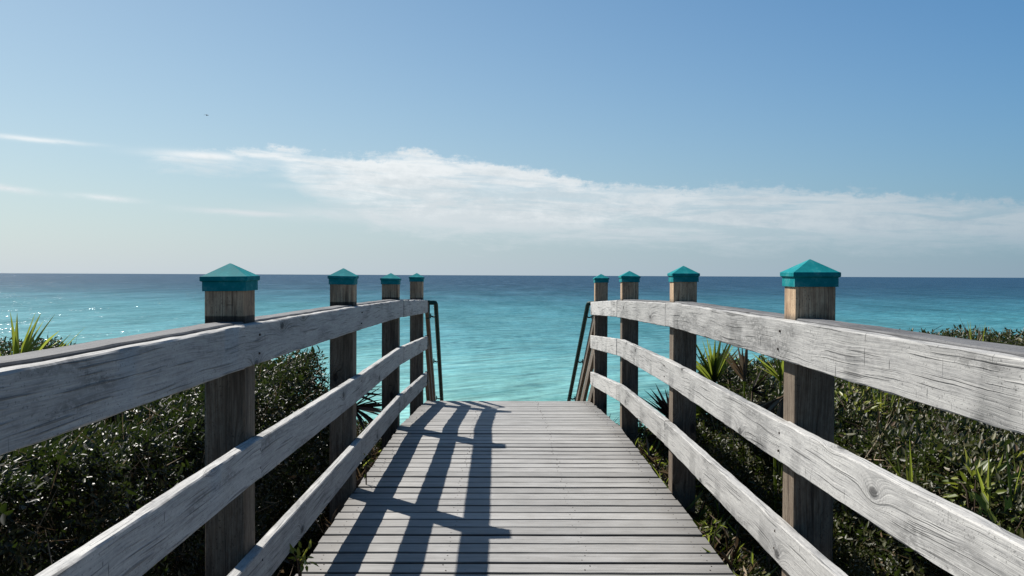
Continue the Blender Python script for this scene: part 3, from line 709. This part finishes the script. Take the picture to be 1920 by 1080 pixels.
def pal(px, py, y, fans, label, seed, group='palmettos growing among the shrubs'):
    c = at(px, py, y); g = -0.85
    ff = [(fx, fy, c.z - g + fz, aim, n, L, sp, mi) for (fx, fy, fz, aim, n, L, sp, mi) in fans]
    return palmetto((c.x, c.y, g), ff, label, FM, group, 'palmetto', seed)
pal(35, 705, 6.6, [(0, 0, 0, (0.42, 0, 1), 9, 0.50, 70, 0), (0.06, 0.1, -0.06, (0.8, 0.1, 0.8), 6, 0.46, 50, 0), (-0.1, 0, -0.1, (-0.5, -0.2, 0.8), 8, 0.40, 90, 0)],
    'green palmetto with upright spiky fans standing above the shaded railing against the sea', 3)
pal(662, 765, 8.9, [(0, 0, 0, (1, -0.1, -0.1), 13, 0.42, 110, 2), (-0.05, 0.1, 0.12, (0.9, 0.2, 0.35), 9, 0.36, 80, 2), (-.1, -.1, -0.25, (0.9, -0.2, -0.25), 11, 0.40, 110, 2)],
    'dark palmetto fans reaching out over the water between posts of the shaded railing', 5)
pal(1340, 722, 7.3, [(0, 0, 0, (-0.05, 0, 1), 17, 0.42, 85, 0), (0.15, 0.2, -0.06, (0.5, 0.2, 0.8), 12, 0.36, 100, 0), (-0.1, -0.1, -0.2, (-0.7, -0.2, 0.5), 10, 0.32, 110, 0)],
    'bright green upright palmetto fan beside a post of the sunlit railing', 7)
pal(1398, 715, 6.1, [(0, 0, 0, (-0.35, 0, 1), 8, 0.27, 55, 1), (0.04, -0.05, -0.06, (0.5, -0.3, 0.3), 7, 0.24, 110, 2), (-.03, -.1, -.1, (-.6, -.3, -.2), 7, .22, 120, 1)],
    'brown withered palmetto fan between the bright green one and the straw-coloured one', 8)
pal(1466, 722, 5.2, [(0, 0, 0.02, (-0.3, 0, 1), 10, 0.24, 90, 0), (0.0, -0.08, -0.05, (-0.35, -0.3, -0.8), 12, 0.26, 100, 1), (-.05, -.05, -.10, (-.7, -.2, -.4), 10, .24, 90, 1)],
    'palmetto with straw-coloured dead fans hanging below green ones, beside the thickest sunlit post', 9)
pal(1262, 790, 8.2, [(0, 0, 0, (-0.7, 0, 0.7), 13, 0.36, 80, 2), (0.02, 0.1, 0.02, (-0.1, 0.1, 1), 11, 0.30, 90, 2), (0, -.1, -0.12, (-1, -0.1, 0.15), 11, 0.34, 90, 2)],
    'brown dried palmetto with spiky fans leaning towards the water by the sunlit railing', 13)
pal(1135, 820, 10.2, [(0, 0, 0, (0.4, 0, 0.6), 11, 0.3, 110, 2), (0, 0, -.1, (-0.2, 0, 0.6), 9, 0.26, 110, 2)],
    'small dark palmetto peeping above the deck edge near the far sunlit posts', 15)

def sword_clump(px, py, y, n, L, label, seed, mats=(M_FROND,), lean=(0, 0, 1), spread=0.22):
    random.seed(seed)
    b = at(px, py, y); root = empty('sword_leaf_plant', tuple(b)); tag(root, label, 'plant', 'sword leaved plants in the shrubs')
    for q, m in enumerate(mats):
        mb = MB(); k = n // len(mats)
        for i in range(k):
            bs = (random.uniform(-.07, .07), random.uniform(-.05, .05), random.uniform(-.05, .02))
            dv = Vector(lean) + Vector((random.gauss(0, spread), random.gauss(0, spread), 0))
            blades(mb, bs, [dv], [L*random.uniform(.6, 1.1)], [0.016], [random.uniform(0, .08)], [random.random()], 5, 0.2)
        mb.build('blade_tuft', m, root, False)
    return root
sword_clump(1725, 930, 3.75, 11, 0.27, 'upright green sword-leaved clump in the shrubs right of the nearest sunlit post', 21)
sword_clump(1900, 960, 3.2, 8, 0.24, 'sword-leaved clump at the far right edge of the photo below the top rail', 22)
sword_clump(1660, 780, 5.2, 10, 0.22, 'yellowing sword-leaved clump just under the top rail right of the nearest sunlit post', 23, (M_FROND, M_LIME))
sword_clump(1830, 660, 8.0, 12, 0.30, 'pale thin-bladed clump rising above the top sunlit rail', 24, (M_DRY, M_FROND))

def leafy_plant(px, py, y, n, L, spread, label, seed, mat=M_LIME, name='leafy_weed', group=None):
    r2 = np.random.default_rng(seed); b = at(px, py, y)
    root = empty(name, tuple(b)); tag(root, label, 'plant', group)
    p = r2.normal(0, 1, (n, 3)) * np.array(spread); ax = unit(p + np.array([0, 0, 0.25*spread[2]]) + r2.normal(0, 0.02, (n, 3)))
    V, Fq, rn = leaf_arrays(p, ax, unit(np.array([[0, -0.4, 1.0]]) + r2.normal(0, 0.4, (n, 3))), L*(0.7 + 0.6*r2.random(n)), L*0.30*(0.8 + 0.5*r2.random(n)), r2.random(n))
    quads_obj('leaves', V, Fq, rn, mat, root)
    mb = MB(); random.seed(seed)
    for i in range(max(3, n // 12)):
        e = p[random.randrange(n)]; tube(mb, [(0, 0, -spread[2]*2 - 0.1), tuple(e*0.5 + np.array([0, 0, -0.02])), tuple(e)], [0.004, 0.003, 0.002], 5)
    mb.build('stem', M_STEM, root)
    return root
leafy_plant(1600, 770, 5.2, 220, 0.05, (0.14, 0.2, 0.10), 'yellow-green leafy bush under the top rail beside the nearest sunlit post', 31, M_LIME, 'lime_shrub')
leafy_plant(1835, 925, 3.3, 70, 0.055, (0.075, 0.07, 0.055), 'pale yellow leafy sprig in the dark shrubs towards the bottom right', 32)
leafy_plant(1885, 1000, 3.0, 40, 0.06, (0.06, 0.07, 0.05), 'green broad-leaved sprig just above the lower right rail', 36, M_FROND)
leafy_plant(566, 1048, 3.85, 26, 0.045, (0.022, 0.03, 0.02), 'small lime green weed between the shaded lower rail and the deck', 33)
leafy_plant(688, 868, 5.9, 24, 0.035, (0.03, 0.04, 0.02), 'tiny yellowish weed at the shaded deck edge beside a post', 34)
leafy_plant(1337, 996, 4.6, 18, 0.04, (0.02, 0.03, 0.02), 'small green weed among dry blades at the sunlit deck edge', 35, M_FROND)

def dry_grass():
    n = 620; side = np.where(rng.random(n) < 0.78, 1, -1)
    x = side * (0.99 + 0.26*rng.random(n)); y = 3.2 + 5.6*rng.random(n); z = -0.35 + 0.26*rng.random(n)
    ax = unit(np.stack([rng.normal(0, .7, n), rng.normal(0, .6, n), 0.2 + rng.random(n)*0.8], 1))
    V, Fq, rn = leaf_arrays(np.stack([x, y, z], 1), ax, unit(rng.normal(0, 1, (n, 3))), 0.07 + 0.14*rng.random(n), 0.006 + 0.008*rng.random(n), rng.random(n), 0.3)
    mi = np.tile((rng.random(n) < 0.35).astype(int), 2)
    o = quads_obj('dry_grass', V, Fq, rn, [M_DRY, M_FROND], None, (1.1, 5.0, -0.35), mi)
    tag(o, 'dry straw-coloured blades and litter along the deck edges', 'grass', None, 'stuff')
    m = 2600; sd = np.where(rng.random(m) < 0.5, 1, -1)
    x = sd * (0.97 + 0.5*rng.random(m)); y = 2.6 + 6.4*rng.random(m); z = ground_h(x, y) + 0.02 + 0.25*rng.random(m)
    V, Fq, rn = leaf_arrays(np.stack([x, y, z], 1), unit(rng.normal(0, 1, (m, 3))), unit(np.array([[0, 0, 1.0]]) + rng.normal(0, .5, (m, 3))), 0.04 + 0.05*rng.random(m), 0.014 + 0.016*rng.random(m), rng.random(m)*0.9, 0.2)
    o = quads_obj('ground_cover', V, Fq, rn, [M_LEAF], None, (0, 5.0, -0.8))
    tag(o, 'low dark leaves and litter on the ground below the railings', 'ground cover', None, 'stuff')
dry_grass()

# ---------------------------------------------------------------- the bird
def bird():
    D = 110.0; c = Vector((CX + (389 - 944)/F*D, D, EYE + (513.7 - 218)/F*D))
    mb = MB(); s = 0.34
    P = []
    for i, t in enumerate(np.linspace(-1, 1, 11)):     # body from tail to beak, with wings grown from the middle rings
        r_ = 0.055*max(0.06, (1 - abs(t)**1.7)); P.append((t*0.24, r_))
    vs = []; seg = 8
    for t, r_ in P:
        for k in range(seg):
            a = 2*math.pi*k/seg; vs.append(Vector((t, r_*math.cos(a), r_*0.9*math.sin(a))))
    fs = [(i*seg+k, i*seg+(k+1) % seg, (i+1)*seg+(k+1) % seg, (i+1)*seg+k) for i in range(len(P)-1) for k in range(seg)]
    for s_ in (-1, 1):
        b = len(vs)
        for (yy, zz, x0, x1) in [(0.03, 0.02, -0.09, 0.11), (0.16, 0.13, -0.06, 0.13), (0.30, 0.12, -0.10, 0.07), (0.42, 0.05, -0.13, -0.03), (0.5, 0.0, -0.17, -0.14)]:
            vs += [Vector((x0, s_*yy, zz)), Vector(((x0+x1)/2, s_*yy, zz + 0.014)), Vector((x1, s_*yy, zz)), Vector(((x0+x1)/2, s_*yy, zz - 0.008))]
        for i in range(4):
            for k in range(4): fs.append((b+i*4+k, b+i*4+(k+1) % 4, b+i*4+4+(k+1) % 4, b+i*4+4+k))
    mb.add([v for v in vs], fs, None, 0.5)
    o = mb.build('bird', plain('grey_feathers', (0.10, 0.10, 0.11), 0.8, 0, 0.2), None, True, 60)
    o.location = c; o.rotation_euler = (R(12), R(-10), R(60)); o.scale = (0.7, 0.7, 0.7)
    tag(o, 'tiny dark bird flying high over the sea on the left', 'bird')
bird()
